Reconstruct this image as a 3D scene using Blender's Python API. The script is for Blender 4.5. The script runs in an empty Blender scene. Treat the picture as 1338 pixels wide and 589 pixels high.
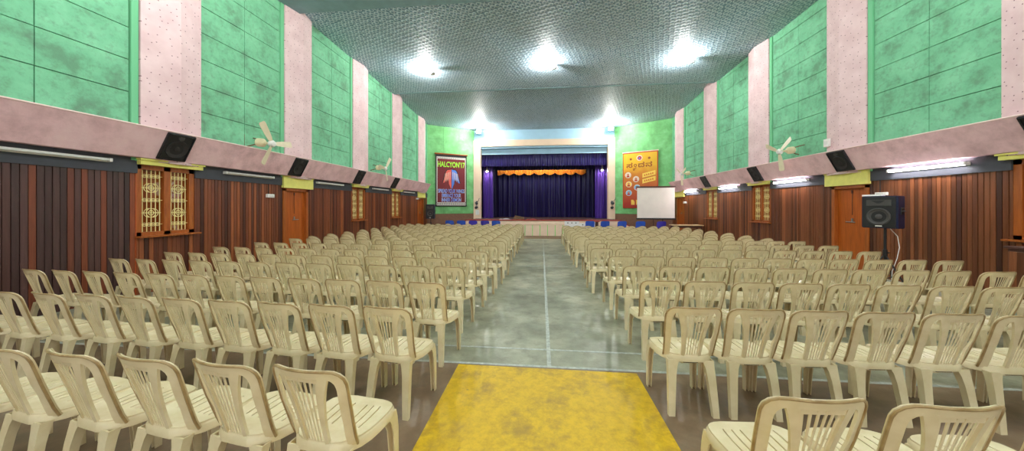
import bpy, bmesh, math, random
from mathutils import Vector, Matrix
random.seed(7)
SC = bpy.context.scene
C = SC.collection
PI = math.pi
SLOPE = -0.0074                       # the hall floor falls gently towards the stage
def fz(y): return SLOPE * y

# ------------------------------------------------------------------ materials
def srgb(r, g, b):
    f = lambda v: (v/255/12.92) if v/255 <= .04045 else ((v/255+.055)/1.055)**2.4
    return (f(r), f(g), f(b), 1)
class NT:
    def __init__(s, name):
        s.m = bpy.data.materials.new(name); s.m.use_nodes = True
        s.t = s.m.node_tree; s.n = s.t.nodes; s.b = s.n['Principled BSDF']
        s.co = s.n.new('ShaderNodeTexCoord'); s.geo = None
    def new(s, typ, **kw):
        x = s.n.new(typ)
        for k, v in kw.items(): setattr(x, k, v)
        return x
    def link(s, a, b): s.t.links.new(a, b)
    def pos(s):
        if not s.geo: s.geo = s.n.new('ShaderNodeNewGeometry')
        return s.geo.outputs['Position']
    def noise(s, scale, detail=3, vec=None, rough=.55, stretch=None):
        x = s.new('ShaderNodeTexNoise'); x.inputs['Scale'].default_value = scale
        x.inputs['Detail'].default_value = detail; x.inputs['Roughness'].default_value = rough
        v = vec or s.co.outputs['Object']
        if stretch:
            mp = s.new('ShaderNodeMapping'); mp.inputs['Scale'].default_value = stretch
            s.link(v, mp.inputs['Vector']); v = mp.outputs['Vector']
        s.link(v, x.inputs['Vector']); return x.outputs['Fac']
    def ramp(s, fac, stops, interp='LINEAR'):
        r = s.new('ShaderNodeValToRGB'); r.color_ramp.interpolation = interp
        e = r.color_ramp.elements
        while len(e) < len(stops): e.new(.5)
        for i, (p, c) in enumerate(stops): e[i].position = p; e[i].color = c
        s.link(fac, r.inputs['Fac']); return r.outputs['Color']
    def mix(s, fac, a, b, mode='MIX'):
        x = s.new('ShaderNodeMix', data_type='RGBA', blend_type=mode)
        for k, v in ((0, fac), (6, a), (7, b)):
            if hasattr(v, 'is_linked') or hasattr(v, 'links'): s.link(v, x.inputs[k])
            else: x.inputs[k].default_value = v
        return x.outputs[2]
    def math(s, op, a, b=None, c=None):
        x = s.new('ShaderNodeMath', operation=op)
        for k, v in ((0, a), (1, b), (2, c)):
            if v is None: continue
            if hasattr(v, 'links'): s.link(v, x.inputs[k])
            else: x.inputs[k].default_value = v
        return x.outputs[0]
    def sep(s, v):
        x = s.new('ShaderNodeSeparateXYZ'); s.link(v, x.inputs[0]); return x.outputs
    def col(s, c):
        if hasattr(c, 'links'): s.link(c, s.b.inputs['Base Color'])
        else: s.b.inputs['Base Color'].default_value = c
        return s
    def rough(s, v):
        if hasattr(v, 'links'): s.link(v, s.b.inputs['Roughness'])
        else: s.b.inputs['Roughness'].default_value = v
        return s
    def bump(s, h, strength=.3, dist=.02):
        x = s.new('ShaderNodeBump'); x.inputs['Strength'].default_value = strength
        x.inputs['Distance'].default_value = dist
        s.link(h, x.inputs['Height']); s.link(x.outputs[0], s.b.inputs['Normal']); return s
    def spec(s, v): s.b.inputs['Specular IOR Level'].default_value = v; return s
    def emit(s, c, e):
        s.b.inputs['Emission Color'].default_value = c; s.b.inputs['Emission Strength'].default_value = e; return s
M = {}
def plain(key, c, rough=.6, metal=0, var=.12, scale=9, spec=.5):
    t = NT(key); base = srgb(*c)
    dk = tuple(v*(1-var) for v in base[:3]) + (1,); lt = tuple(min(1, v*(1+var)) for v in base[:3]) + (1,)
    t.col(t.ramp(t.noise(scale), [(.3, dk), (.7, lt)])).rough(rough).spec(spec)
    t.b.inputs['Metallic'].default_value = metal
    M[key] = t.m; return t

def build_materials():
    # green acoustic boards, mottled with grey-green smudges
    t = NT('green_board'); p = t.pos()
    a = t.noise(2.2, 5, p, .65); b = t.noise(9, 4, p, .7)
    c = t.ramp(a, [(.34, srgb(104, 152, 122)), (.48, srgb(118, 186, 146)), (.68, srgb(132, 200, 160))])
    c = t.mix(t.ramp(b, [(.50, (0, 0, 0, 1)), (.72, (.55, .55, .55, 1))]), c, srgb(100, 128, 108))
    t.col(c).rough(.85).spec(.2).bump(b, .25, .02); M['green'] = t.m
    t = NT('green_warm_lit_board'); p = t.pos(); a = t.noise(2.2, 5, p, .65)
    t.col(t.ramp(a, [(.34, srgb(112, 172, 112)), (.5, srgb(124, 192, 126)), (.68, srgb(140, 208, 146))])).rough(.85).spec(.2); M['green_warm_lit'] = t.m  # yellower green: the floodlights' warm light painted into the front boards
    t = NT('green_trim'); t.col(srgb(112, 190, 142)).rough(.8); M['green_trim'] = t.m
    t = NT('green_groove'); t.col(srgb(58, 108, 78)).rough(.9); M['green_groove'] = t.m
    # pale pink pilaster board with small dark perforations
    t = NT('pink_board'); p = t.pos()
    v = t.new('ShaderNodeTexVoronoi', voronoi_dimensions='2D'); v.inputs['Scale'].default_value = 7.5; v.inputs['Randomness'].default_value = .7
    sx = t.sep(p); cb = t.new('ShaderNodeCombineXYZ'); t.link(sx[1], cb.inputs[0]); t.link(sx[2], cb.inputs[1]); t.link(cb.outputs[0], v.inputs['Vector'])
    c = t.ramp(t.noise(3, 4, p), [(.3, srgb(212, 182, 184)), (.7, srgb(228, 202, 203))])
    c = t.mix(t.ramp(v.outputs['Distance'], [(.05, (1, 1, 1, 1)), (.085, (0, 0, 0, 1))]), c, srgb(140, 104, 112))
    t.col(c).rough(.85).spec(.2); M['pink'] = t.m
    # plastered ledge, dirty rose, tone changes piece by piece
    t = NT('ledge_plaster'); p = t.pos(); y = t.sep(p)[1]
    w = t.new('ShaderNodeTexWhiteNoise', noise_dimensions='1D')
    t.link(t.math('FLOOR', t.math('DIVIDE', y, 1.55)), w.inputs['W'])
    c = t.ramp(t.noise(2.6, 6, p, .7), [(.32, srgb(204, 162, 168)), (.55, srgb(240, 200, 206)), (.75, srgb(248, 216, 218))])
    c = t.mix(t.math('MULTIPLY', w.outputs['Value'], .35), c, srgb(216, 180, 184))
    t.col(c).rough(.85).spec(.2).bump(t.noise(24, 3, p), .2, .01); M['ledge'] = t.m
    t = NT('ledge_edge'); t.col(srgb(232, 204, 200)).rough(.8); M['ledge_edge'] = t.m
    # timber slats, every slat its own tone
    def slat(key, stops, off):
        t = NT(key); p = t.pos(); y = t.sep(p)[1]
        w = t.new('ShaderNodeTexWhiteNoise', noise_dimensions='1D')
        t.link(t.math('FLOOR', t.math('DIVIDE', t.math('ADD', y, 20 + off), .07)), w.inputs['W'])
        c = t.ramp(w.outputs['Value'], stops)
        g = t.noise(6, 5, p, .6, (1, 9, .35))
        c = t.mix(.55, c, t.mix(1.0, c, t.ramp(g, [(.25, (.35, .3, .3, 1)), (.75, (1.5, 1.4, 1.35, 1))]), 'MULTIPLY'))
        t.col(c).rough(t.math('MULTIPLY_ADD', g, .3, .22)).spec(.45); M[key] = t.m
    slat('slat_dark', [(0, srgb(52, 34, 34)), (.45, srgb(84, 58, 54)), (.7, srgb(72, 44, 40)), (.86, srgb(150, 74, 36)), (1, srgb(176, 82, 40))], 0)
    slat('slat_warm', [(0, srgb(64, 32, 20)), (.35, srgb(108, 60, 32)), (.7, srgb(118, 68, 40)), (1, srgb(142, 84, 48))], .3)
    slat('slat_red', [(0, srgb(64, 30, 22)), (.4, srgb(102, 52, 32)), (.75, srgb(122, 66, 38)), (1, srgb(152, 86, 48))], .3)
    t = NT('door_wood'); p = t.pos(); g = t.noise(4, 6, p, .6, (6, 6, .5))
    t.col(t.ramp(g, [(.3, srgb(146, 68, 16)), (.7, srgb(184, 92, 26))])).rough(.32); M['door'] = t.m
    t = NT('frame_wood'); g = t.noise(5, 5, t.pos(), .6, (6, 6, .6))
    t.col(t.ramp(g, [(.3, srgb(136, 66, 22)), (.7, srgb(172, 94, 34))])).rough(.35); M['frame_wood'] = t.m
    plain('dark_wood', (70, 36, 26), .5); plain('table_wood', (196, 164, 120), .5)
    plain('maroon', (92, 22, 30), .5); plain('slate', (62, 64, 72), .7); plain('yellow_board', (226, 220, 118), .6, var=.06)
    plain('black_plastic', (26, 26, 30), .45); plain('black_mesh', (44, 40, 40), .7); plain('grey_cone', (66, 63, 62), .6)
    plain('navy_box', (22, 28, 62), .4); plain('steel', (140, 140, 140), .35, .8); plain('white_paint', (228, 226, 222), .5, var=.04)
    plain('cream_metal', (226, 214, 176), .4, var=.05); plain('fan_blade', (220, 208, 178), .35, var=.05)
    plain('grille_cream', (238, 220, 150), .45, var=.05)
    plain('brown_dado', (124, 86, 66), .7); plain('sky_blue', (168, 206, 230), .7, var=.05, scale=2); plain('frame_cream', (244, 216, 190), .6, var=.04, scale=2)
    plain('stage_cream', (244, 218, 196), .6, var=.05, scale=3); plain('stage_deck', (70, 46, 40), .5); plain('red_edge', (158, 40, 26), .5)
    plain('lime', (146, 226, 120), .6); plain('blue_chair', (44, 84, 196), .35, var=.05); plain('violet_chair', (66, 56, 178), .35, var=.05)
    plain('screen_cloth', (238, 228, 220), .8, var=.05, scale=2); plain('paper', (240, 238, 240), .8, var=.03); plain('pink_cloth', (222, 128, 120), .9)
    plain('box_brown', (120, 92, 66), .7); plain('bracket_grey', (70, 72, 80), .5); plain('teal_smooth', (134, 166, 176), .75, var=.1, scale=3)
    plain('back_plaster', (190, 190, 180), .9); plain('stage_dark', (30, 22, 34), .9); plain('rubber', (20, 20, 20), .8)
    plain('bulb_off', (214, 214, 210), .3, var=.03)
    plain('line_paint', (176, 180, 172), .7, var=.25, scale=30)
    t = NT('window_glass'); p = t.pos()
    t.col(t.ramp(t.noise(3.5, 3, p, .5), [(.40, srgb(128, 62, 24)), (.60, srgb(150, 84, 42)), (.74, srgb(214, 200, 188))])).rough(.12); M['glass'] = t.m  # brown panes, pale patches paint in white reflections
    # velvet curtains
    def velvet(key, a, b):
        t = NT(key); g = t.noise(3, 4, t.pos(), .5, (10, 1, .15))
        t.col(t.ramp(g, [(.3, srgb(*a)), (.7, srgb(*b))])).rough(.42)
        t.b.inputs['Sheen Weight'].default_value = .25; t.b.inputs['Sheen Tint'].default_value = srgb(150, 110, 230); M[key] = t.m
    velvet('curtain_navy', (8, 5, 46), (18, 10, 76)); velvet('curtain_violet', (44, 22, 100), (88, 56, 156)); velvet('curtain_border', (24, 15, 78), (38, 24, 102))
    t = NT('orange_fringe'); t.col(t.ramp(t.noise(40, 3, t.pos(), .6, (1, 1, .2)), [(.3, srgb(224, 112, 20)), (.7, srgb(255, 176, 44))])).rough(.6); M['orange'] = t.m
    # pressed ceiling boards: a lattice of small cups
    t = NT('ceiling_board'); p = t.pos()
    v = t.new('ShaderNodeTexVoronoi'); v.inputs['Scale'].default_value = 6.6; v.inputs['Randomness'].default_value = .22
    mp = t.new('ShaderNodeMapping'); mp.inputs['Scale'].default_value = (1, 1, 0); mp.inputs['Rotation'].default_value = (0, 0, .35)
    t.link(p, mp.inputs['Vector']); t.link(mp.outputs[0], v.inputs['Vector'])
    c = t.ramp(v.outputs['Distance'], [(.10, srgb(108, 144, 166)), (.28, srgb(136, 168, 188)), (.40, srgb(222, 236, 244)), (.54, srgb(110, 144, 166))])
    big = t.noise(.5, 4, p); c = t.mix(t.ramp(big, [(.4, (0, 0, 0, 1)), (.65, (.4, .4, .4, 1))]), c, srgb(136, 146, 142))
    t.col(c).rough(.55).spec(.4).bump(v.outputs['Distance'], .3, .04); M['ceiling'] = t.m
    # floor: worn stone, brown near the door end, grey-green down the hall
    t = NT('hall_floor'); p = t.pos(); x, y, z = t.sep(p)
    n1 = t.noise(1.1, 7, p, .68); n2 = t.noise(5, 6, p, .7)
    green = t.ramp(n1, [(.30, srgb(104, 106, 86)), (.5, srgb(146, 147, 125)), (.68, srgb(186, 184, 160))])
    brown = t.ramp(n1, [(.32, srgb(92, 74, 56)), (.52, srgb(122, 99, 76)), (.7, srgb(148, 127, 104))])
    edge = t.math('ADD', y, t.math('MULTIPLY', t.noise(14, 3, p), .05))
    c = t.mix(t.math('LESS_THAN', edge, 2.99), green, brown)
    c = t.mix(t.ramp(n2, [(.5, (0, 0, 0, 1)), (.72, (.5, .5, .5, 1))]), c, srgb(96, 92, 80))
    t.col(c).rough(t.math('MULTIPLY_ADD', n2, .35, .22)).spec(.5).bump(n2, .06, .01); M['floor'] = t.m
    t = NT('yellow_paint'); p = t.pos(); n1 = t.noise(3.2, 7, p, .72); n2 = t.noise(16, 5, p, .75)
    c = t.ramp(n2, [(.3, srgb(186, 146, 6)), (.6, srgb(218, 176, 14))])
    c = t.mix(t.ramp(n1, [(.50, (0, 0, 0, 1)), (.66, (.8, .8, .8, 1))]), c, srgb(152, 120, 44))
    v = t.noise(7, 2, p); c = t.mix(t.ramp(v, [(.70, (0, 0, 0, 1)), (.76, (.8, .8, .8, 1))]), c, srgb(116, 98, 64))
    t.col(c).rough(.5); M['yellow_paint'] = t.m
    # moulded chair plastic, lightly grubby, each chair a shade of its own
    t = NT('chair_plastic'); oi = t.new('ShaderNodeObjectInfo')
    n = t.noise(7, 4, t.co.outputs['Object'])
    c = t.ramp(n, [(.3, srgb(216, 198, 156)), (.65, srgb(234, 219, 184))])
    c = t.mix(t.math('MULTIPLY', oi.outputs['Random'], .25), c, srgb(210, 190, 152))
    t.col(c).rough(.27).spec(.55); M['chair'] = t.m
    t = NT('worn_rim_outline'); t.col(t.ramp(t.noise(12, 4, t.co.outputs['Object']), [(.35, srgb(142, 114, 72)), (.65, srgb(178, 152, 108))])).rough(.35); M['chair_rim'] = t.m  # brown edge wear, deepened into a painted shade line that parts the backs
    t = NT('print_black'); t.col(srgb(40, 34, 34)).rough(.8); M['print'] = t.m
    # lamps
    for k, c, e in (('lamp', (1, .985, .95, 1), 600), ('tube', (1, .96, 1, 1), 42), ('flood', (1, .98, .93, 1), 480), ('stage_bulb', (1, .9, .8, 1), 220)):
        t = NT(k + '_glow'); t.col((1, 1, 1, 1)).emit(c, e); M[k] = t.m
    # banner inks
    for k, c in (('ink_maroon', (112, 14, 26)), ('ink_lime', (166, 240, 60)), ('ink_red', (230, 96, 84)), ('ink_blue', (88, 132, 224)), ('ink_sky', (96, 140, 236)),
                 ('ink_black', (24, 16, 18)), ('ink_white', (226, 220, 214)), ('ink_yellow', (250, 196, 30)), ('ink_orange', (214, 120, 28)), ('ink_brick', (188, 52, 26)),
                 ('ink_gold', (244, 206, 90)), ('ink_brown', (150, 74, 16)), ('ink_pale', (236, 210, 190)), ('ink_cyan', (120, 180, 220)), ('ink_skin', (196, 130, 100))):
        plain(k, c, .55, var=.08, scale=12)
    t = NT('banner_print'); z = t.sep(t.co.outputs['Object'])[2]
    n = t.noise(1.6, 4)
    f = t.math('ADD', z, t.math('MULTIPLY', n, .9))
    t.col(t.ramp(t.math('DIVIDE', f, 4.6), [(.45, srgb(170, 40, 26)), (.68, srgb(192, 92, 34)), (.86, srgb(208, 128, 30)), (.96, srgb(228, 176, 28))])).rough(.5); M['banner_print'] = t.m
build_materials()

# ------------------------------------------------------------------ mesh helpers
def box(bm, x0, x1, y0, y1, z0, z1, mx=None):
    vs = [bm.verts.new((x, y, z)) for z in (z0, z1) for y in (y0, y1) for x in (x0, x1)]
    for f in ((0, 2, 3, 1), (4, 5, 7, 6), (0, 1, 5, 4), (2, 6, 7, 3), (0, 4, 6, 2), (1, 3, 7, 5)):
        bm.faces.new([vs[i] for i in f])
    if mx: bmesh.ops.transform(bm, matrix=mx, verts=vs)
    return vs
def rbox(bm, x0, x1, y0, y1, z0, z1, r=.01, seg=2, mx=None):
    b2 = bmesh.new(); box(b2, x0, x1, y0, y1, z0, z1)
    bmesh.ops.bevel(b2, geom=b2.edges[:], offset=r, segments=seg, affect='EDGES', profile=.5)
    merge(bm, b2, mx)
def merge(bm, b2, mx=None):
    if mx: bmesh.ops.transform(b2, matrix=mx, verts=b2.verts[:])
    me = bpy.data.meshes.new('tmp'); b2.to_mesh(me); b2.free(); bm.from_mesh(me); bpy.data.meshes.remove(me)
def cyl(bm, p, q, r0, r1=None, seg=14, caps=True):
    p, q = Vector(p), Vector(q); r1 = r0 if r1 is None else r1
    ax = (q - p).normalized(); u = ax.orthogonal().normalized(); w = ax.cross(u)
    a = [bm.verts.new(p + r0*(math.cos(2*PI*i/seg)*u + math.sin(2*PI*i/seg)*w)) for i in range(seg)]
    b = [bm.verts.new(q + r1*(math.cos(2*PI*i/seg)*u + math.sin(2*PI*i/seg)*w)) for i in range(seg)]
    for i in range(seg): bm.faces.new((a[i], a[(i+1) % seg], b[(i+1) % seg], b[i]))
    if caps: bm.faces.new(a[::-1]); bm.faces.new(b)
def tube(bm, pts, r, seg=8, closed=False):
    pts = [Vector(p) for p in pts]; n = len(pts); rings = []
    up = None
    for i, p in enumerate(pts):
        a = pts[(i-1) % n] if (closed or i > 0) else p; b = pts[(i+1) % n] if (closed or i < n-1) else p
        t = (b - a).normalized()
        if up is None: up = t.orthogonal().normalized()
        up = (up - t*up.dot(t)).normalized(); w = t.cross(up)
        rings.append([bm.verts.new(p + r*(math.cos(2*PI*k/seg)*up + math.sin(2*PI*k/seg)*w)) for k in range(seg)])
    for i in range(n if closed else n-1):
        a, b = rings[i], rings[(i+1) % n]
        for k in range(seg): bm.faces.new((a[k], a[(k+1) % seg], b[(k+1) % seg], b[k]))
    if not closed: bm.faces.new(rings[0][::-1]); bm.faces.new(rings[-1])
def lathe(bm, prof, origin, axis, seg=24):
    o, ax = Vector(origin), Vector(axis).normalized(); u = ax.orthogonal().normalized(); w = ax.cross(u); rings = []
    for r, h in prof:
        if r < 1e-5: rings.append([bm.verts.new(o + ax*h)])
        else: rings.append([bm.verts.new(o + ax*h + r*(math.cos(2*PI*k/seg)*u + math.sin(2*PI*k/seg)*w)) for k in range(seg)])
    for a, b in zip(rings, rings[1:]):
        for k in range(seg):
            k2 = (k+1) % seg
            if len(a) == 1 and len(b) == 1: continue
            if len(a) == 1: bm.faces.new((a[0], b[k2], b[k]))
            elif len(b) == 1: bm.faces.new((a[k], a[k2], b[0]))
            else: bm.faces.new((a[k], a[k2], b[k2], b[k]))
def prism(bm, poly, y0, y1):
    """polygon in (x, z) given thickness along y"""
    a = [bm.verts.new((x, y0, z)) for x, z in poly]; b = [bm.verts.new((x, y1, z)) for x, z in poly]; n = len(poly)
    bm.faces.new(a); bm.faces.new(b[::-1])
    for i in range(n): bm.faces.new((a[i], b[i], b[(i+1) % n], a[(i+1) % n]))
def yprism(bm, prof, y0, y1):
    """profile in (x, z) extruded along the hall"""
    prism(bm, prof, y0, y1)
def loft(bm, secs):
    rs = [[bm.verts.new(p) for p in s] for s in secs]; n = len(rs[0])
    for a, b in zip(rs, rs[1:]):
        for i in range(n): bm.faces.new((a[i], a[(i+1) % n], b[(i+1) % n], b[i]))
    bm.faces.new(rs[0][::-1]); bm.faces.new(rs[-1])
def obj(name, bm, mat, parent=None, smooth=False, label=None, kind=None):
    bmesh.ops.recalc_face_normals(bm, faces=bm.faces[:])
    me = bpy.data.meshes.new(name); bm.to_mesh(me); bm.free()
    me.materials.append(M[mat])
    if smooth:
        for p in me.polygons: p.use_smooth = True
        me.set_sharp_from_angle(angle=math.radians(40))
    o = bpy.data.objects.new(name, me); C.objects.link(o)
    if parent is not None: o.parent = parent
    if label: o['label'] = label
    if kind: o['kind'] = kind
    return o
def thing(name, label, cat, loc=(0, 0, 0), rotz=0, group=None, kind=None):
    o = bpy.data.objects.new(name, None); C.objects.link(o); o.empty_display_size = .1
    o.location = loc; o.rotation_euler = (0, 0, rotz); o['label'] = label; o['category'] = cat
    if group: o['group'] = group
    if kind: o['kind'] = kind
    return o
def tag(o, label, cat, group=None, kind=None):
    o['label'] = label; o['category'] = cat
    if group: o['group'] = group
    if kind: o['kind'] = kind
    return o
def dup(root, loc, rot, label, group=None):
    r = root.copy(); C.objects.link(r); r.location = loc; r.rotation_euler = rot; r['label'] = label
    if group: r['group'] = group
    for ch in list(root.children):
        c = ch.copy(); C.objects.link(c); c.parent = r
        for g in ch.children:
            d = g.copy(); C.objects.link(d); d.parent = c
    return r
def B(): return bmesh.new()
ORD = ['first', 'second', 'third', 'fourth', 'fifth', 'sixth', 'seventh', 'eighth', 'ninth', 'tenth', 'eleventh', 'twelfth', 'thirteenth']

# ------------------------------------------------------------------ the room
XL, XR, YB, YC = -7.0, 7.4, -5.0, 18.4          # wall faces, rear wall, where the side walls end
PIL = [4.75, 7.80, 10.85, 13.90, 16.95]         # near edge of every pilaster
PW = .93
def build_floor():
    bm = B()
    vs = [bm.verts.new(p) for p in ((XL-.3, YB-.3, fz(YB-.3)), (XR+.3, YB-.3, fz(YB-.3)), (XR+.3, 24, fz(24)), (XL-.3, 24, fz(24)))]
    lo = [bm.verts.new(v.co - Vector((0, 0, .3))) for v in vs]
    bm.faces.new(vs); bm.faces.new(lo[::-1])
    for i in range(4): bm.faces.new((vs[i], lo[i], lo[(i+1) % 4], vs[(i+1) % 4]))
    tag(obj('floor', bm, 'floor'), 'worn stone floor, brown at the near end and grey-green down the aisle', 'floor', kind='structure')
    def flat(name, pts, mat, h, label):
        bm = B(); a = [bm.verts.new((x, y, fz(y)+h)) for x, y in pts]; b = [bm.verts.new((x, y, fz(y)-.01)) for x, y in pts]; n = len(pts)
        bm.faces.new(a); bm.faces.new(b[::-1])
        for i in range(n): bm.faces.new((a[i], b[i], b[(i+1) % n], a[(i+1) % n]))
        tag(obj(name, bm, mat), label, 'floor paint', kind='structure')
    flat('trim_1', [(-.80, -1.5), (.86, -1.5), (.86, 2.92), (-.80, 2.93)], 'yellow_paint', .003, 'worn yellow painted rectangle on the floor between the chair blocks')
    k = 2
    for pts, lab in (([(-6.5, 2.95), (7, 2.95), (7, 2.985), (-6.5, 2.985)], 'white painted line along the end of the yellow rectangle'),
                [(0, 0)] and ([(-6.5, 3.31), (7, 3.31), (7, 3.34), (-6.5, 3.34)], 'white painted line crossing the aisle just past the yellow rectangle'),
                ([(.05, 2.985), (.09, 2.985), (.08, 16.6), (.05, 16.6)], 'thin pale joint line running down the middle of the aisle'),
                ([(-1.0, 8.15), (1.0, 8.15), (1.0, 8.19), (-1.0, 8.19)], 'pale cross joint halfway down the aisle'),
                ([(-1.0, 10.1), (1.0, 10.1), (1.0, 10.14), (-1.0, 10.14)], 'pale cross joint further down the aisle towards the stage')):
        flat('trim_%d' % k, pts, 'line_paint', .002 if k != 4 else .0015, lab); k += 1
    flat('trim_%d' % k, [(-6.9, 15.7), (7.2, 15.7), (7.2, 17.4), (-6.9, 17.4)], 'box_brown', .004, 'brown floor strip along the foot of the stage')

def side_wall(sgn):
    """sgn -1: the left wall, +1: the right wall. u is the distance out from the wall face into the room."""
    side = 'left' if sgn < 0 else 'right'
    F = XL if sgn < 0 else XR
    def X(u): return F - sgn*u
    def ubox(bm, u0, u1, y0, y1, z0, z1): box(bm, min(X(u0), X(u1)), max(X(u0), X(u1)), y0, y1, z0, z1)
    bm = B(); ubox(bm, -.5, -.12, YB, YC+.15, -.45, 7.6)
    wall = tag(obj('wall_' + side, bm, 'green'), '%s long wall: green boards and pink pilasters above timber slats' % side, 'wall', kind='structure')
    # green boards between pilasters, in two columns of courses
    edges = [YB] + [v for p in [1.70, *PIL] for v in (p, p+PW)] + [YC]
    bays = [(edges[i], edges[i+1]) for i in range(0, len(edges), 2)]
    for y0, y1 in bays:
        if y1 < 1: continue
        bm = B(); ubox(bm, -.12, -.03, y0, y1, 2.3, 7.6); obj('panel_backing', bm, 'green_groove', wall)
        bm = B(); n = 2 if y1-y0 > 1 else 1; w = (y1-y0-.14)/n
        zs = [2.3] + [2.91+.547*k for k in range(9)]
        for c in range(n):
            for za, zb in zip(zs, zs[1:]):
                a = y0 + .02 + c*w
                ubox(bm, -.035, .0 + random.uniform(-.003, .003), a+.006, a+w-.006, za+.007, zb-.007)
        obj('board_panel', bm, 'green', wall)
        bm = B(); ubox(bm, -.04, .03, y1-.11, y1-.015, 2.3, 7.6); obj('edge_batten', bm, 'green_trim', wall)
    # pilasters: shallow two-faced fins
    for p in [1.70, *PIL]:
        bm = B()
        prof = [(-.12, p), (.05, p), (.17, p+.52), (.09, p+PW), (-.12, p+PW)]
        a = [bm.verts.new((X(u), y, 2.3)) for u, y in prof]; b = [bm.verts.new((X(u), y, 7.6)) for u, y in prof]
        bm.faces.new(a); bm.faces.new(b[::-1])
        for i in range(5): bm.faces.new((a[i], b[i], b[(i+1) % 5], a[(i+1) % 5]))
        obj('pilaster', bm, 'pink', wall)
    # slanting ledge
    bm = B(); prof = [(X(-.12), 2.35), (X(.15), 2.35), (X(.42), 2.84), (X(.36), 2.86), (X(-.12), 2.86)]
    prism(bm, prof, YB, 17.9); obj('ledge', bm, 'ledge', wall)
    bm = B(); cyl(bm, (X(.415), YB, 2.845), (X(.415), 17.9, 2.845), .014, seg=8); obj('ledge_edge', bm, 'ledge_edge', wall)
    # slats + dark band, leaving the openings
    kinds = {1: 'w', 2: 'd', 3: 'w', 4: 'w', 5: 'd'}
    opens = [(PIL[i]-.02, PIL[i]+.88, kinds[i+1]) for i in range(5)]
    ys = YB; segs = []
    for a, b, k in opens: segs.append((ys, a)); ys = b
    segs.append((ys, YC+.1))
    def slats(bm, y0, y1, z0, z1):
        ubox(bm, -.12, -.03, y0, y1, z0, z1)
        k0 = math.floor((y0+20+off)/.07)
        y = k0*.07 - 20 - off
        while y < y1:
            a, b = max(y+.004, y0), min(y+.066, y1)
            if b-a > .012: ubox(bm, -.035, random.uniform(-.004, .004), a, b, z0+.001, z1-.001)
            y += .07
    for i, (a, b) in enumerate(segs):
        mat = 'slat_dark' if (sgn < 0 and i == 0) else ('slat_red' if sgn < 0 else 'slat_warm'); off = 0 if mat == 'slat_dark' else .3
        bm = B(); slats(bm, a, b, -.3, 2.08); obj('slat_panelling', bm, mat, wall)
        bm = B(); ubox(bm, -.12, .02, a, b, 2.08, 2.36); obj('dark_band', bm, 'slate', wall)
    off = .3
    for i, (a, b, k) in enumerate(opens):
        if k == 'w':
            bm = B(); slats(bm, a, b, -.3, .98); obj('slat_panelling', bm, 'slat_red' if sgn < 0 else 'slat_warm', wall)
    # windows and doors
    for i, (a, b, k) in enumerate(opens):
        where = ['by the camera end', 'second along from the camera', 'midway along', 'fourth along', 'by the stage'][i]
        global WN, DN
        if k == 'w':
            WN += 1
            r = bpy.data.objects.new('window_%d' % WN, None); C.objects.link(r)
            tag(r, 'barred wooden window under the yellow pelmet on the %s wall, %s' % (side, where), 'window', kind='structure')
            bm = B(); ubox(bm, -.115, -.09, a+.05, b-.05, 1.0, 2.2); obj('pane', bm, 'glass', r)
            bm = B()
            for y0, y1 in ((a, a+.07), ((a+b)/2-.05, (a+b)/2+.05), (b-.09, b)): ubox(bm, -.12, -.01, y0, y1, .98, 2.24)
            ubox(bm, -.12, -.01, a, b, .98, 1.05); ubox(bm, -.12, -.01, a, b, 2.16, 2.24); obj('window_frame', bm, 'frame_wood', r)
            bm = B(); ubox(bm, -.03, .09, a-.02, b+.06, .955, .985); obj('window_sill', bm, 'frame_wood', r)
            for y0, y1 in ((a+.07, (a+b)/2-.05), ((a+b)/2+.05, b-.09)):
                bm = B(); xx = X(-.05); w = y1-y0
                for j in range(5):
                    yy = y0 + w*(.12+.76*j/4); cyl(bm, (xx, yy, 1.05), (xx, yy, 2.17), .0065, seg=6)
                for zz in (1.18, 1.62, 2.05):
                    cyl(bm, (xx, y0, zz), (xx, y1, zz), .0065, seg=6)
                    for j in range(4):
                        cyc = y0 + w*(.215+.19*j)
                        tube(bm, [(xx, cyc+w*.085*math.cos(t*PI/5), zz+.03*math.sin(t*PI/5)) for t in range(10)], .005, 5, True)
                for zz in (1.39, 1.84):
                    cyl(bm, (xx, y0+.02, zz), (xx, y1-.02, zz), .006, seg=6)
                    for rr in (.035, .065):
                        tube(bm, [(xx, (y0+y1)/2+rr*1.1*math.cos(t*PI/6), zz+rr*1.25*math.sin(t*PI/6)) for t in range(12)], .006, 5, True)
                    for s2 in (-1, 1):
                        tube(bm, [(xx, (y0+y1)/2+s2*w*(.1+.22*math.sin(t*PI/6)), zz+.08*math.cos(t*PI/6)) for t in range(7)], .005, 5)
                obj('grille', bm, 'grille_cream', r)
            bm = B(); ubox(bm, -.1, .10, a-.01, b+.08, 2.24, 2.335); ubox(bm, -.1, .13, a-.03, b+.10, 2.315, 2.345); obj('pelmet', bm, 'yellow_board', r)
        else:
            DN += 1
            r = bpy.data.objects.new('door_%d' % DN, None); C.objects.link(r)
            tag(r, 'orange-brown wooden door under a yellow panel on the %s wall, %s' % (side, where), 'door', kind='structure')
            bm = B(); ubox(bm, -.12, -.06, a+.08, b-.08, -.2, 1.97); obj('door_leaf', bm, 'door', r)
            bm = B(); ubox(bm, -.12, .02, a, a+.08, -.2, 2.0); ubox(bm, -.12, .02, b-.08, b, -.2, 2.0); ubox(bm, -.12, .02, a, b, 1.94, 2.02); obj('door_frame', bm, 'frame_wood', r)
            bm = B(); ubox(bm, -.1, .07, a-.04, b+.14, 2.02, 2.33); ubox(bm, -.1, .085, a-.05, b+.15, 2.315, 2.345); obj('yellow_panel', bm, 'yellow_board', r)
            m_ = (a+b)/2
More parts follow.
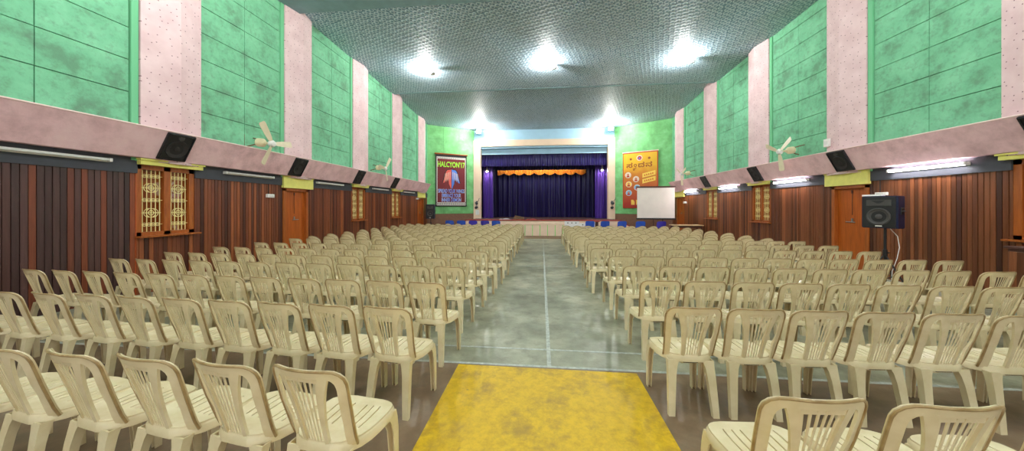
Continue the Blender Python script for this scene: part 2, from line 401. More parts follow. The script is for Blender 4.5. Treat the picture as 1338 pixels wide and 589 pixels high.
            bm = B(); ubox(bm, -.065, -.045, m_-.02, m_+.02, 1.12, 1.22); cyl(bm, (X(-.03), m_-.09, 1.13), (X(-.03), m_+.13, 1.13), .011, seg=8); cyl(bm, (X(-.055), m_, 1.13), (X(-.02), m_, 1.13), .011, seg=8); obj('door_latch', bm, 'steel', r)
            bm = B(); ubox(bm, -.065, -.052, m_-.006, m_+.006, 1.3, 1.86); ubox(bm, -.065, -.045, m_-.015, m_+.015, 1.82, 1.9); obj('door_bolt', bm, 'dark_wood', r)
    return X
WN = DN = 0

def build_room():
    build_floor()
    xl = side_wall(-1); xr = side_wall(1)
    bm = B(); xs = [XL-.5, -5.6, -2.6, -1.4, 1.6, 2.8, 5.8, XR+.5]
    for i in range(7):
        if i % 2: box(bm, xs[i], xs[i+1], YB-.3, YB, 3.3, 7.6)  # gap below is an added doorway that lets in frontal fill light
        else: box(bm, xs[i], xs[i+1], YB-.3, YB, -.3, 7.6)
    tag(obj('wall_back', bm, 'back_plaster'), 'plain plastered wall with three added daylight doorways at the near end of the hall', 'wall', kind='structure')
    # ceiling in three falling bays with a plain beam between the first two
    def slab(bm, pts):
        n = len(pts)
        poly = pts + [(pts[-1][0], pts[-1][1]+.25), (pts[0][0], pts[0][1]+.25)]
        a = [bm.verts.new((XL-.5, y, z)) for y, z in poly]; b = [bm.verts.new((XR+.5, y, z)) for y, z in poly]; m = len(poly)
        bm.faces.new(a); bm.faces.new(b[::-1])
        for i in range(m): bm.faces.new((a[i], b[i], b[(i+1) % m], a[(i+1) % m]))
    bm = B(); slab(bm, [(YB-.3, 7.25), (7.3, 7.12)]); slab(bm, [(8.1, 7.10), (11.0, 6.97), (14.0, 6.80)]); slab(bm, [(14.0, 6.93), (16.3, 6.72), (18.3, 6.54), (20.3, 6.47)])
    cl = tag(obj('ceiling', bm, 'ceiling'), 'grey-blue ceiling of pressed dimpled boards in falling bays', 'ceiling', kind='structure')
    bm = B(); slab(bm, [(7.1, 6.99), (8.2, 6.99)]); slab(bm, [(13.9, 6.80), (14.02, 6.79)]); obj('ceiling_beam', bm, 'teal_smooth', cl)
    # splayed front walls, with brown dados
    for side, p, q in (('front_left', (-7.0, 18.4), (-4.42, 20.0)), ('front_right', (4.54, 20.0), (7.4, 18.4))):
        d = Vector((q[0]-p[0], q[1]-p[1])); L = d.length; ang = math.atan2(d.y, d.x)
        r = bpy.data.objects.new('wall_' + side, None); C.objects.link(r); r.location = (p[0], p[1], 0); r.rotation_euler = (0, 0, ang)
        tag(r, 'splayed green board wall beside the stage, %s' % ('behind the maroon banner' if 'left' in side else 'behind the orange banner and screen'), 'wall', kind='structure')
        bm = B(); box(bm, -.1, L+.1, .03, .3, -.4, 6.8); obj('panel_backing', bm, 'green_groove', r)
        bm = B(); zz = [1.06, 1.62, 2.45, 3.25, 4.1, 4.9, 5.7, 6.7]; n = 3
        for c in range(n):
            for za, zb in zip(zz, zz[1:]): box(bm, L*c/n+.003, L*(c+1)/n-.003, random.uniform(-.004, .004), .05, za+.003, zb-.003)
        obj('board_panel', bm, 'green_warm_lit', r)
        b2 = B(); box(b2, 0, L, -.03, .06, -.35, 1.05)
        o = obj('baseboard_' + side, b2, 'brown_dado'); o.location = r.location; o.rotation_euler = r.rotation_euler
        tag(o, 'brown painted dado along the foot of the green wall, %s of the stage' % ('left' if 'left' in side else 'right'), 'dado', kind='structure')
    # proscenium
    r = bpy.data.objects.new('wall_front', None); C.objects.link(r); tag(r, 'pale blue wall and cream frame around the stage opening', 'wall', kind='structure')
    bm = B(); box(bm, -4.45, 4.58, 20.0, 20.3, 5.3, 6.7); box(bm, -4.45, -4.0, 20.02, 20.3, -.3, 5.3); box(bm, 4.2, 4.58, 20.02, 20.3, -.3, 5.3); obj('blue_panel', bm, 'sky_blue', r)
    bm = B(); prism(bm, [(-4.44, .6), (-4.44, 5.82), (4.56, 5.82), (4.56, .6), (4.14, .6), (4.14, 5.42), (-3.98, 5.42), (-3.98, .6)], 19.9, 20.28); obj('opening_frame', bm, 'frame_cream', r)
    bm = B(); box(bm, -4.0, 4.2, 20.29, 20.4, 4.95, 5.5); obj('blue_header', bm, 'sky_blue', r)
    # stage house behind the opening
    r = bpy.data.objects.new('wall_stage', None); C.objects.link(r); tag(r, 'dark side and rear walls of the stage behind the curtains', 'wall', kind='structure')
    bm = B(); box(bm, -5.6, -5.4, 20.3, 24.2, .5, 6.4); obj('side_wall', bm, 'maroon', r)
    bm = B(); box(bm, 5.5, 5.7, 20.3, 24.2, .5, 6.4); obj('side_wall', bm, 'maroon', r)
    bm = B(); box(bm, -5.6, 5.7, 24.0, 24.2, .5, 6.4); obj('rear_wall', bm, 'stage_dark', r)
    bm = B(); box(bm, -5.6, 5.7, 20.3, 24.2, 6.2, 6.4); obj('stage_ceiling', bm, 'stage_dark', r)
    bm = B(); box(bm, -5.6, -4.0, 20.28, 20.4, .5, 6.4); box(bm, 4.2, 5.7, 20.28, 20.4, .5, 6.4); obj('rear_face', bm, 'stage_dark', r)
    # the platform
    r = bpy.data.objects.new('stage', None); C.objects.link(r); tag(r, 'raised stage with a cream front, lime stripes and red edge', 'stage', kind='structure')
    bm = B(); box(bm, -4.25, 4.2, 17.46, 19.9, -.35, .72); box(bm, -5.4, 5.5, 19.9, 24.0, -.35, .72); obj('platform', bm, 'stage_deck', r)
    bm = B(); box(bm, -4.28, 4.23, 17.40, 17.47, -.35, .73); box(bm, -4.28, 4.23, 17.36, 17.41, .5, .6); obj('stage_front', bm, 'stage_cream', r)
    bm = B(); rbox(bm, -4.32, 4.27, 17.34, 17.62, .72, .775, .012); obj('red_edge', bm, 'red_edge', r)
    bm = B(); box(bm, -4.28, 4.23, 17.36, 19.9, .718, .735); obj('deck_cloth', bm, 'stage_deck', r)
    for x in [-3.9+.42*k for k in range(19)]:
        bm = B(); box(bm, x, x+.035, 17.393, 17.402, -.14, .48); obj('lime_stripe', bm, 'lime', r)
    for s, x0, x1 in ((-1, -4.28, -5.2), (1, 4.23, 5.2)):
        bm = B(); prism(bm, [(x0, -.35), (x0, .72), (x1, .15), (x1, -.35)], 17.40, 18.5); obj('ramp', bm, 'stage_cream', r)
        bm = B(); prism(bm, [(x0, .72), (x0, .775), (x1, .205), (x1, .15)], 17.34, 18.5); obj('ramp_edge', bm, 'red_edge', r)
    return xl, xr
XLf, XRf = build_room()

# ------------------------------------------------------------------ chairs
def by(x, z): return -.165 - .27*(z-.42) + 1.25*x*x          # surface of the chair back
TH = .012
def strip(bm, st, TH=.012):
    """st: list of (x, z, half width) up the back; a thin bar lying in the back surface"""
    secs = []
    for x, z, h in st:
        a, b = (x-h, by(x-h, z), z), (x+h, by(x+h, z), z)
        secs.append([a, b, (b[0], b[1]-TH, b[2]-.003), (a[0], a[1]-TH, a[2]-.003)])
    loft(bm, secs)
def band(bm, outer, inner, th=TH):
    """closed-section band between two (x, z) polylines on the back surface, with 3-D overrides (x, y, z)"""
    P = lambda p: Vector(p) if len(p) == 3 else Vector((p[0], by(p[0], p[1]), p[1]))
    secs = []
    for o, i in zip(outer, inner):
        a, b = P(o), P(i); n = Vector((0, -th, -.003))
        secs.append([a, b, b+n, a+n])
    loft(bm, secs)
def chair_seat():
    bm = B()
    us = [-1, -.9, -.76, -.66, -.62, -.5, -.44, -.40, -.28, -.22, -.18, -.06, .06, .18, .22, .28, .40, .44, .5, .62, .66, .76, .9, 1]
    slots = {(-.66, -.62), (-.44, -.40), (-.22, -.18), (.18, .22), (.40, .44), (.62, .66)}
    ts = [-.975, -.9, -.75, -.55, -.3, -.05, .2, .4, .6, .75, .86, .94, .985]
    def pt(u, t):
        w = (.198 + .012*t) * (1-abs(t)**3.4)**(1/3.4)
        if t < 0: w *= 1 - .12*t*t
        x = u*w; y = .015 + .19*t
        z = .414 - .012*(1-u*u)*(1-t*t) - (.018*max(0, t-.55)/.45) + .012*max(0, -t-.4)
        return (x, y, z)
    g = [[bm.verts.new(pt(u, t)) for u in us] for t in ts]; fs = []
    for j in range(len(ts)-1):
        for i in range(len(us)-1):
            if (us[i], us[i+1]) in slots and -.3 <= ts[j] and ts[j+1] <= .6: continue
            fs.append(bm.faces.new((g[j][i], g[j][i+1], g[j+1][i+1], g[j+1][i])))
    bmesh.ops.recalc_face_normals(bm, faces=fs)
    bmesh.ops.solidify(bm, geom=fs, thickness=-.008)
    # skirt all round
    ring = [pt(-1, t) for t in ts] + [pt(u, ts[-1]) for u in us[1:]] + [pt(1, t) for t in reversed(ts[:-1])] + [pt(u, ts[0]) for u in reversed(us[1:-1])]
    n = len(ring); c = Vector((0, .015, 0)); loops = []
    for k in range(n):
        p = Vector(ring[k]); o = (p-c); o.z = 0; o.normalize()
        loops.append([p + o*.001 + Vector((0, 0, .001)), p + o*.009 + Vector((0, 0, -.008)), p + o*.011 + Vector((0, 0, -.042)), p + o*.004 + Vector((0, 0, -.042)), p - o*.002 + Vector((0, 0, -.009))])
    vs = [[bm.verts.new(q) for q in l] for l in loops]
    for k in range(n):
        a, b = vs[k], vs[(k+1) % n]
        for i in range(5): bm.faces.new((a[i], b[i], b[(i+1) % 5], a[(i+1) % 5]))
    return bm
def chair_leg(sx, rear):
    bm = B(); secs = []
    if rear: st = [(0, .158, -.205, .022, .016), (.12, .152, -.192, .025, .017), (.28, .142, -.172, .029, .018), (.345, .134, -.160, .033, .02), (.388, .126, -.150, .042, .022)]
    else:    st = [(0, .185, .172, .017, .017), (.12, .184, .168, .019, .019), (.28, .181, .160, .022, .023), (.345, .174, .146, .027, .030), (.388, .164, .126, .033, .042)]
    for z, x, y, hx, hy in st:
        x *= sx
        # an open channel: outer skin with folded flanges
        t = .007; ox = sx
        secs.append([(x-hx, y-hy, z), (x+hx, y-hy, z), (x+hx, y+hy, z), (x+hx-t, y+hy, z), (x+hx-t, y-hy+t, z), (x-hx+t, y-hy+t, z), (x-hx+t, y+hy, z), (x-hx, y+hy, z)] if rear else
                    [(x-hx, y+hy, z), (x+hx, y+hy, z), (x+hx, y-hy, z), (x+hx-t, y-hy, z), (x+hx-t, y+hy-t, z), (x-hx+t, y+hy-t, z), (x-hx+t, y-hy, z), (x-hx, y-hy, z)])
    loft(bm, secs); return bm
def rim(bm, start):
    bm.faces.ensure_lookup_table()
    for f in bm.faces[start:]: f.material_index = 1
def chair_back_plain(): return chair_back_slatted(True)
def chair_back_slatted(solid=False):
    bm = B()
    # outer frame: down one side, over the top, down the other
    half_o = [(.182, -.105, .405), (.184, -.124, .455), (.189, -.146, .53)] + [(.195, .60), (.198, .68), (.199, .715)]
    arc = [(.132+.067*math.cos(a), .735+.067*math.sin(a)) for a in (0, .4, .8, 1.2, PI/2)]
    half_o += arc + [(.10, .804), (.05, .805)]
    half_i = [(.148, -.128, .405), (.145, -.142, .455), (.147, -.160, .53)] + [(.154, .60), (.157, .68), (.158, .705)]
    arc_i = [(.112+.045*math.cos(a), .722+.045*math.sin(a)) for a in (0, .4, .8, 1.2, PI/2)]
    half_i += arc_i + [(.08, .768), (.04, .768)]
    mir = lambda L: [((-p[0],)+tuple(p[1:])) for p in reversed(L)]
    outer, inner = half_o + [(0, .806)] + mir(half_o), half_i + [(0, .768)] + mir(half_i)
    band(bm, outer, inner)
    P = lambda p: Vector(p) if len(p) == 3 else Vector((p[0], by(p[0], p[1]), p[1]))
    nb = len(bm.faces); tube(bm, [P(p) + Vector((0, -.012, -.002)) for p in outer], .0062, 7)
    rim(bm, nb)
    if solid:
        for k in range(8):
            x = -.1365 + .039*k; strip(bm, [(x*.8, .50, .0165), (x, .60, .0205), (x, .70, .0205), (x, .775, .0205)])
    # fan splat
    for s in (-1, 1):
        strip(bm, [(s*(.061 + .050*f**2.4), .38 + .395*f, .0105 + .012*f**3) for f in [k/10 for k in range(11)]])
    for k in range(6):
        q = (k-2.5)/3.25
        strip(bm, [(q*(.056 + .042*f**2.0), .39 + .382*f, .0026 + .0026*f) for f in [j/6 for j in range(7)]], .003)
    strip(bm, [(0, .362, .068), (0, .38, .071), (0, .402, .070)])
    strip(bm, [(0, .745, .085), (0, .775, .105)])
    return bm
def chair_back_round(solid=False):
    bm = B(); arch = lambda x: .665 + .135*math.sqrt(max(0, 1-(x/.204)**2))
    n = 24
    half = [(.188, -.06, .405), (.194, -.10, .455), (.201, -.133, .53), (.204, .60), (.204, .665)]
    top = [(.204*math.cos(a), .665+.137*math.sin(a)) for a in [PI*k/n for k in range(1, n)]]
    outer = half + top + [((-p[0],)+tuple(p[1:])) for p in reversed(half)]
    half_i = [(.158, -.11, .405), (.158, -.135, .455), (.162, -.154, .53), (.166, .60), (.166, .66)]
    top_i = [(.166*math.cos(a), .66+.108*math.sin(a)) for a in [PI*k/n for k in range(1, n)]]
    inner = half_i + top_i + [((-p[0],)+tuple(p[1:])) for p in reversed(half_i)]
    band(bm, outer, inner)
    P = lambda p: Vector(p) if len(p) == 3 else Vector((p[0], by(p[0], p[1]), p[1]))
    nb = len(bm.faces); tube(bm, [P(p) + Vector((0, -.011, -.002)) for p in outer], .0062, 7)
    rim(bm, nb)
    # solid upper panel pierced by short slots, on a fan of broad slats
    ai = lambda x: .66 + .110*math.sqrt(max(0, 1-(x/.17)**2))
    xs = [-.14, -.105, -.07, -.035, 0, .035, .07, .105, .14]
    for x in xs:
        strip(bm, [(x*.62, .38, .010), (x*.75, .5, .011), (x*.92, .60, .0095), (x, .64, .0095), (x, ai(x)+.012, .0095)])
    for a, b in zip(xs, xs[1:]):
        m = (a+b)/2; t = ai(m)
        strip(bm, [(m*.93, .585, .018), (m, t-.01 if solid else t-.064, .018)]); strip(bm, [(m, t-.012, .018), (m, t+.012, .018)])
    strip(bm, [(0, .365, .092), (0, .405, .098)])
    return bm
def build_chair(name, cat, backf, mat, label):
    t = thing(name, label, cat)
    obj('seat', chair_seat(), mat, t, True)
    bk = obj('backrest', backf(), mat, t, True); bk.data.materials.append(M['chair_rim' if mat == 'chair' else mat])
    for rear in (True, False):
        for s in (-1, 1): obj('leg', chair_leg(s, rear), mat, t, True)
    for c in t.children: c.data.transform(Matrix.Diagonal((.97, 1, 1, 1)))
    if backf is chair_back_slatted:
        bm = B(); random.seed(3)
        for k in range(9):
            x = -.05 + k*.0115
            box(bm, x, x+random.uniform(.006, .0105), by(x, .372)-.0135-random.random()*.001, by(x, .372)-.008, 0.366, 0.366+random.uniform(.008, .016))
        box(bm, -.05, .055, by(0, .372)-.0128, by(0, .372)-.008, .366, .369)
        obj('print', bm, 'print', t, label='small dark print')
    return t
SLAT = build_chair('slat_back_chair', 'chair', chair_back_slatted, 'chair', 'x')
ROUND = build_chair('round_back_chair', 'chair', chair_back_round, 'chair', 'x')
used = {}
def put(proto, x, y, rz, label, group, s=1.0):
    """x, y: point on the floor below the middle of the chair"""
    loc = (x, y, fz(y)); rot = (SLOPE, 0, rz)
    if proto not in used:
        used[proto] = 1; proto.location = loc; proto.rotation_euler = rot; proto['label'] = label; proto['group'] = group; return proto
    return dup(proto, loc, rot, label, group)
rng = random.Random(11)
def row(side, proto, ytop, n, x0, step, drift, rz, rowlab, group, jit=.006, start=0):
    for k in range(start, n):
        xt = side*(x0 + step*k) + rng.uniform(-jit, jit); yt = ytop + drift*k + rng.uniform(-jit, jit)
        a = rz + side*.008*k + rng.uniform(-.02, .02)
        # the top rail stands .262 behind the middle of the chair
        x, y = xt - math.sin(a)*.262, yt + math.cos(a)*.262
        look = 'slatted' if proto is SLAT else 'round-backed'
        lab = 'cream %s plastic chair, %s %s of the aisle, %s' % (look, ORD[k], 'left' if side < 0 else 'right', rowlab)
        put(proto, x, y, a, lab, group)
LR, RR = math.radians(-6), math.radians(2)
gl, gr = 'slatted cream chairs left of the aisle', 'slatted cream chairs right of the aisle'
# left block, slatted rows, counted from the yellow rectangle
row(-1, SLAT, 1.25, 6, 1.05, .424, .010, math.radians(-8), 'first row beside the yellow rectangle', gl, .002)
row(-1, SLAT, 2.09, 12, 1.125, .430, .012, LR, 'second row from the yellow rectangle end', gl)
row(-1, SLAT, 2.84, 12, 1.12, .432, .015, LR, 'third row from the yellow rectangle end', gl)
for i, (y, x0) in enumerate(((3.64, 1.13), (4.28, 1.13), (4.99, 1.08), (5.76, 1.02), (6.62, .98))):
    row(-1, SLAT, y, 12, x0, .438, .012, LR, '%s row from the yellow rectangle end' % ORD[i+3], gl)
row(1, SLAT, 1.24, 3, 1.03, .458, -.005, math.radians(4), 'first row beside the yellow rectangle', gr)
row(1, SLAT, 2.30, 11, 1.09, .425, .008, RR, 'second row from the yellow rectangle end', gr)
row(1, SLAT, 3.14, 11, 1.17, .430, .006, RR, 'third row from the yellow rectangle end', gr)
for i, (y, x0) in enumerate(((3.92, 1.20), (4.70, 1.18), (5.60, 1.06), (6.42, 1.13), (7.22, 1.18))):
    row(1, SLAT, y, 11, x0, .436, .004, RR, '%s row from the yellow rectangle end' % ORD[i+3], gr)
gl, gr = 'round-backed cream chairs left of the aisle', 'round-backed cream chairs right of the aisle'
yl = [7.5, 8.3, 9.15, 10.05, 10.9, 11.75, 12.6, 13.5, 14.4]
for i, y in enumerate(yl):
    row(-1, ROUND, y, 12, 1.04 + .01*(i % 3), .445 + .005*i, .0, LR*.6, '%s row from the stage' % ORD[len(yl)-1-i], gl)
yr = [8.05, 8.85, 9.7, 10.55, 11.4, 12.3, 13.2]
for i, y in enumerate(yr):
    row(1, ROUND, y, 11, 1.04 + .02*(i % 3), .440, .0, RR, '%s row from the stage' % ORD[len(yr)-1-i], gr)

# blue chairs in front of the stage
def recolour(root, mat):
    for c in root.children:
        me = c.data.copy(); k = len(me.materials); me.materials.clear(); [me.materials.append(M[mat]) for _ in range(k)]; c.data = me
BLUE = build_chair('blue_chair', 'chair', chair_back_plain, 'blue_chair', 'x'); VIO = None
bl = [(-4.72, 0, 'leftmost of the row left of the stage'), (-4.13, 0, 'second from the left before the stage ramp'), (-3.52, 1, 'third from the left before the stage'), (-2.88, 1, 'fourth from the left before the stage'), (-2.30, 0, 'nearest the aisle on its left'),
      (2.37, 0, 'nearest the aisle on its right, by the brown table'), (3.07, 0, 'just right of the small brown table'), (3.88, 0, 'before the right end of the stage front'), (4.78, 0, 'before the right stage ramp'), (5.72, 1, 'below the projection screen')]
first = {}
for x, v, lab in bl:
    col = 'violet-blue' if v else 'bright blue'; label = '%s plastic chair, %s' % (col, lab); y = 15.78
    if not first.get(0):
        r = BLUE; first[0] = r; r.location = (x, y, fz(y)); r['label'] = label; r['group'] = 'blue chairs before the stage'
    elif v and not first.get(1):
        r = dup(BLUE, (x, y, fz(y)), (0, 0, 0), label); recolour(r, 'violet_chair'); first[1] = r
    else:
        r = dup(first[v], (x, y, fz(y)), (0, 0, 0), label)
    r.scale = (1.12, 1.1, 1.13); r.rotation_euler = (SLOPE, 0, rng.uniform(-.1, .1))

# ------------------------------------------------------------------ stage dressing
def curtain(name, label, x0, x1, y, z0, z1, mat, amp=.06, period=.28, rz=0, n_per=10, scallop=0):
    bm = B(); L = x1-x0; n = int(L/period*n_per); rows = 5; th = .02; rr = random.Random(len(label))
    ph = [0]
    for i in range(n): ph.append(ph[-1] + 2*PI/n_per*rr.uniform(.6, 1.45))
    F, K = [], []
    for j in range(rows):
        f = j/(rows-1); a = amp*(.55+.45*(1-f)); fr, bk = [], []
        for i in range(n+1):
            x = x0 + L*i/n; yy = y + a*math.sin(ph[i]) + .3*a*math.sin(ph[i]*.37+1)
            z = z0 + (z1-z0)*f
            if scallop and j == 0: z -= scallop*abs(math.sin(PI*(x-x0)/.75))
            fr.append(bm.verts.new((x, yy, z))); bk.append(bm.verts.new((x, yy+th, z)))
        F.append(fr); K.append(bk)
    for j in range(rows-1):
        for i in range(n):
            bm.faces.new((F[j][i], F[j][i+1], F[j+1][i+1], F[j+1][i])); bm.faces.new((K[j][i], K[j+1][i], K[j+1][i+1], K[j][i+1]))
    for i in range(n):
        bm.faces.new((F[0][i], K[0][i], K[0][i+1], F[0][i+1])); bm.faces.new((F[-1][i], F[-1][i+1], K[-1][i+1], K[-1][i]))
    for j in range(rows-1):
        bm.faces.new((F[j][0], F[j+1][0], K[j+1][0], K[j][0])); bm.faces.new((F[j][-1], K[j][-1], K[j+1][-1], F[j+1][-1]))
    return tag(obj(name, bm, mat, None, True), label, 'curtain')
curtain('border_curtain', 'violet pleated border curtain hanging across the top of the stage', -4.3, 4.5, 20.55, 4.2, 5.05, 'curtain_border', .04, .16)
curtain('border_curtain', 'dark second border curtain behind the front one on stage', -4.9, 5.0, 21.6, 4.05, 5.4, 'curtain_navy', .04, .2)
curtain('stage_curtain', 'dark blue full-height curtain across the back of the stage', -5.0, 5.1, 23.2, .73, 5.6, 'curtain_navy', .09, .38)
curtain('stage_curtain', 'violet upper drape above the orange fringe at the back of the stage', -3.6, 3.35, 22.95, 4.0, 4.75, 'curtain_violet', .04, .22)
curtain('orange_fringe', 'orange scalloped fringe strung across the back curtain', -3.55, 3.3, 22.8, 3.98, 4.22, 'orange', .03, .12, scallop=.16)
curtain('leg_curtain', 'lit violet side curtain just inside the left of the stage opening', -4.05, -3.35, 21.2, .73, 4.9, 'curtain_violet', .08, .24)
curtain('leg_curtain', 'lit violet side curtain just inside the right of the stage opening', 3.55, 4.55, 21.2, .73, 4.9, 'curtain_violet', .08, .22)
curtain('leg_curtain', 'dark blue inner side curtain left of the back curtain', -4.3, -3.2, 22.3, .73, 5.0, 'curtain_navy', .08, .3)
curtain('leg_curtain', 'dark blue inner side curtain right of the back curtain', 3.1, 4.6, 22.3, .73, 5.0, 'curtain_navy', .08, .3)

# things lying on the stage edge
t = thing('stage_monitor', 'dark wedge speaker lying on the stage edge', 'speaker', (-1.33, 17.95, .735))
bm = B(); prism(bm, [(-.30, 0), (.30, 0), (.32, .15), (-.20, .26), (-.32, .05)], -.22, .22); obj('cabinet', bm, 'box_brown', t)
bm = B(); prism(bm, [(.27, .16), (.27, .168), (-.17, .262), (-.17, .25)], -.19, .19); obj('speaker_grille', bm, 'black_mesh', t)
def heap(name, label, cat, x, y, w, d, h, mat):
    bm = B(); n, m = 22, 12; rr = random.Random(w*100); g = []
    for j in range(m+1):
        r_ = []
        for i in range(n+1):
            u, v = 2*i/n-1, 2*j/m-1; e = max(0, 1-u*u)*max(0, 1-v*v)
            r_.append(bm.verts.new((x+u*w/2, y+v*d/2, .735+h*e**.5*(.7+.3*math.sin(5*u+3*v)+.0*rr.random()))))
        g.append(r_)
    for j in range(m):
        for i in range(n): bm.faces.new((g[j][i], g[j][i+1], g[j+1][i+1], g[j+1][i]))
    bm.faces.new([g[0][i] for i in range(n+1)][::-1] + [g[j][0] for j in range(1, m+1)] + [g[m][i] for i in range(1, n+1)] + [g[j][n] for j in range(m-1, 0, -1)]) if False else None
    bmesh.ops.solidify(bm, geom=bm.faces[:], thickness=.006)
    tag(obj(name, bm, mat, None, True), label, cat)
heap('cloth_heap', 'white cloth lying on the stage edge beside the wedge speaker', 'cloth', -2.14, 17.95, .75, .4, .10, 'paper')
heap('cloth_heap', 'pink cloth lying on the stage edge right of the wedge speaker', 'cloth', -.58, 17.95, .7, .4, .08, 'pink_cloth')
for k, (x0, x1, z0, z1, lab) in enumerate(((1.25, 2.05, .38, .70, 'larger white paper sheet pinned to the stage front'), (2.06, 3.0, .42, .60, 'narrow white paper strip pinned to the stage front beside the sheet'))):
    bm = B(); box(bm, x0, x1, 17.345, 17.36, z0, z1)
    o = tag(obj('paper_sheet', bm, 'paper'), lab, 'paper')
    bm = B()
    for q in range(3): box(bm, x0+.15+.22*q, x0+.21+.22*q, 17.340, 17.348, z1-.12, z1-.07)
    obj('print', bm, 'print', o)

# ------------------------------------------------------------------ banners
def text_into(bm, s, x, z, h, width=None, y=0.0, th=.006, bold=0.0):
    cu = bpy.data.curves.new('t', 'FONT'); cu.body = s; cu.align_x = 'CENTER'; cu.size = 1; cu.extrude = th/2; cu.offset = bold
    o = bpy.data.objects.new('t', cu); C.objects.link(o); bpy.context.view_layer.update()
    me = bpy.data.meshes.new_from_object(o.evaluated_get(bpy.context.evaluated_depsgraph_get()))
    xs = [v.co.x for v in me.vertices]; zs = [v.co.y for v in me.vertices]
    if xs:
        sx = (width/(max(xs)-min(xs))) if width else h/(max(zs)-min(zs)); sz = h/(max(zs)-min(zs)); cx = (max(xs)+min(xs))/2; z0 = min(zs)
        for v in me.vertices: v.co = ((v.co.x-cx)*sx + x, y - v.co.z, (v.co.y-z0)*sz + z)
        bm.from_mesh(me)
    bpy.data.objects.remove(o); bpy.data.curves.remove(cu); bpy.data.meshes.remove(me)
def build_banners():
    angL = math.atan2(1.6, 2.58)
    e = Vector((math.cos(angL), math.sin(angL))); p = Vector((-7.0, 18.4)) + e*1.50
    t = thing('wall_banner', 'maroon cloth banner with lime headline and two-coloured wings, left of the stage', 'banner', (p.x, p.y, 0), angL)
    bm = B(); box(bm, -1.0, 1.0, -.075, -.055, 1.55, 4.75); obj('border', bm, 'ink_black', t)
    bm = B(); box(bm, -.88, .88, -.082, -.07, 1.78, 4.50); obj('panel', bm, 'ink_maroon', t)
    for z0, z1 in ((4.50, 4.62), (1.59, 1.77)):
        bm = B(); box(bm, -.93, .93, -.080, -.07, z0, z1); o = obj('pattern_strip', bm, 'ink_white', t)
        bm = B()
        for k in range(22): box(bm, -.90+.084*k, -.86+.084*k, -.085, -.078, z0+.03, z1-.04)
        obj('motif', bm, 'ink_black', o)
    for s in (-1, 1):
        bm = B(); box(bm, s*.91-.022, s*.91+.022, -.080, -.07, 1.8, 4.5); obj('side_strip', bm, 'ink_white', t)
    bm = B(); cyl(bm, (-1.05, -.07, 4.80), (1.05, -.07, 4.80), .045, seg=12); obj('top_rod', bm, 'ink_brown', t, True)
    bm = B(); cyl(bm, (-1.02, -.07, 1.55), (1.02, -.07, 1.55), .03, seg=12); obj('bottom_rod', bm, 'ink_black', t, True)
    bm = B(); text_into(bm, "HALCYON'17", 0, 3.98, .36, 1.74, -.088, .006, .02); obj('headline', bm, 'ink_lime', t)
    for s, z, w in (('SPREAD YOUR WINGS', 2.38, 1.66), ('EMBRACE YOUR', 2.10, 1.2), ('INNER DEMON', 1.82, 1.22)):
        bm = B(); text_into(bm, s, 0, z-.012, .244, w+.03, -.086, .006, .010); o = obj('slogan_outline', bm, 'ink_white', t); bm = B(); text_into(bm, s, 0, z, .22, w, -.091, .006, .012); obj('slogan', bm, 'ink_sky', o)
    # a pair of drooping wings, outlined
    W = [(0, .02), (.07, .0), (.13, -.02), (.24, -.03), (.33, -.16), (.40, -.42), (.46, -.70), (.53, -.95), (.42, -.93), (.37, -.72), (.33, -.90), (.28, -.70), (.23, -.80), (.19, -.60), (.15, -1.02), (.09, -1.16), (.04, -1.36), (0, -1.30)]
    for s, mat in ((-1, 'ink_red'), (1, 'ink_blue')):
        poly = [(s*(x+.015), 3.83+z*.88) for x, z in W]; out = [(s*max(-.01, x*1.08+.03), 3.83+z*.92+.04) for x, z in W]
        b0 = B(); prism(b0, out, -.086, -.078); obj('wing_outline', b0, 'ink_black', t)
        b1 = B(); prism(b1, poly, -.092, -.080); o = obj('wing', b1, mat, t)
        b2 = B()
        for k in range(5): prism(b2, [(s*(.07+.075*k), 3.70-.03*k), (s*(.10+.075*k), 3.70-.03*k), (s*(.10+.085*k), 3.28-.03*k), (s*(.085+.085*k), 3.16-.03*k)], -.095, -.090)
        obj('feather_line', b2, 'ink_pale', o)
    # right-hand banner
    angR = math.atan2(-1.6, 2.86); e = Vector((math.cos(angR), math.sin(angR))); p = Vector((4.54, 20.0)) + e*1.53
    t = thing('wall_banner', 'yellow and orange vinyl banner with round portraits, behind the projection screen', 'banner', (p.x, p.y, 0), angR)
    bm = B(); box(bm, -1.0, 1.0, -.07, -.05, 1.42, 4.78); obj('border', bm, 'ink_brick', t)
    bm = B(); box(bm, -.95, .95, -.078, -.065, 1.47, 4.72); obj('panel', bm, 'banner_print', t)
    bm = B(); cyl(bm, (-1.02, -.06, 4.80), (1.02, -.06, 4.80), .03, seg=10); obj('top_rod', bm, 'ink_pale', t, True)
    def disc(name, x, z, r, mat, y, parent):
        bm = B(); lathe(bm, [(0, 0), (r, 0), (r, .012), (0, .012)], (x, y, z), (0, -1, 0), 20); return obj(name, bm, mat, parent)
    o = disc('crest', -.02, 4.42, .17, 'ink_pale', -.075, t); disc('crest_core', -.02, 4.42, .115, 'ink_brick', -.085, o); disc('crest_core', -.02, 4.40, .05, 'ink_blue', -.094, o)
    for x in (-.52, .52): disc('eyelet', x, 4.38, .07, 'ink_brown', -.075, t)
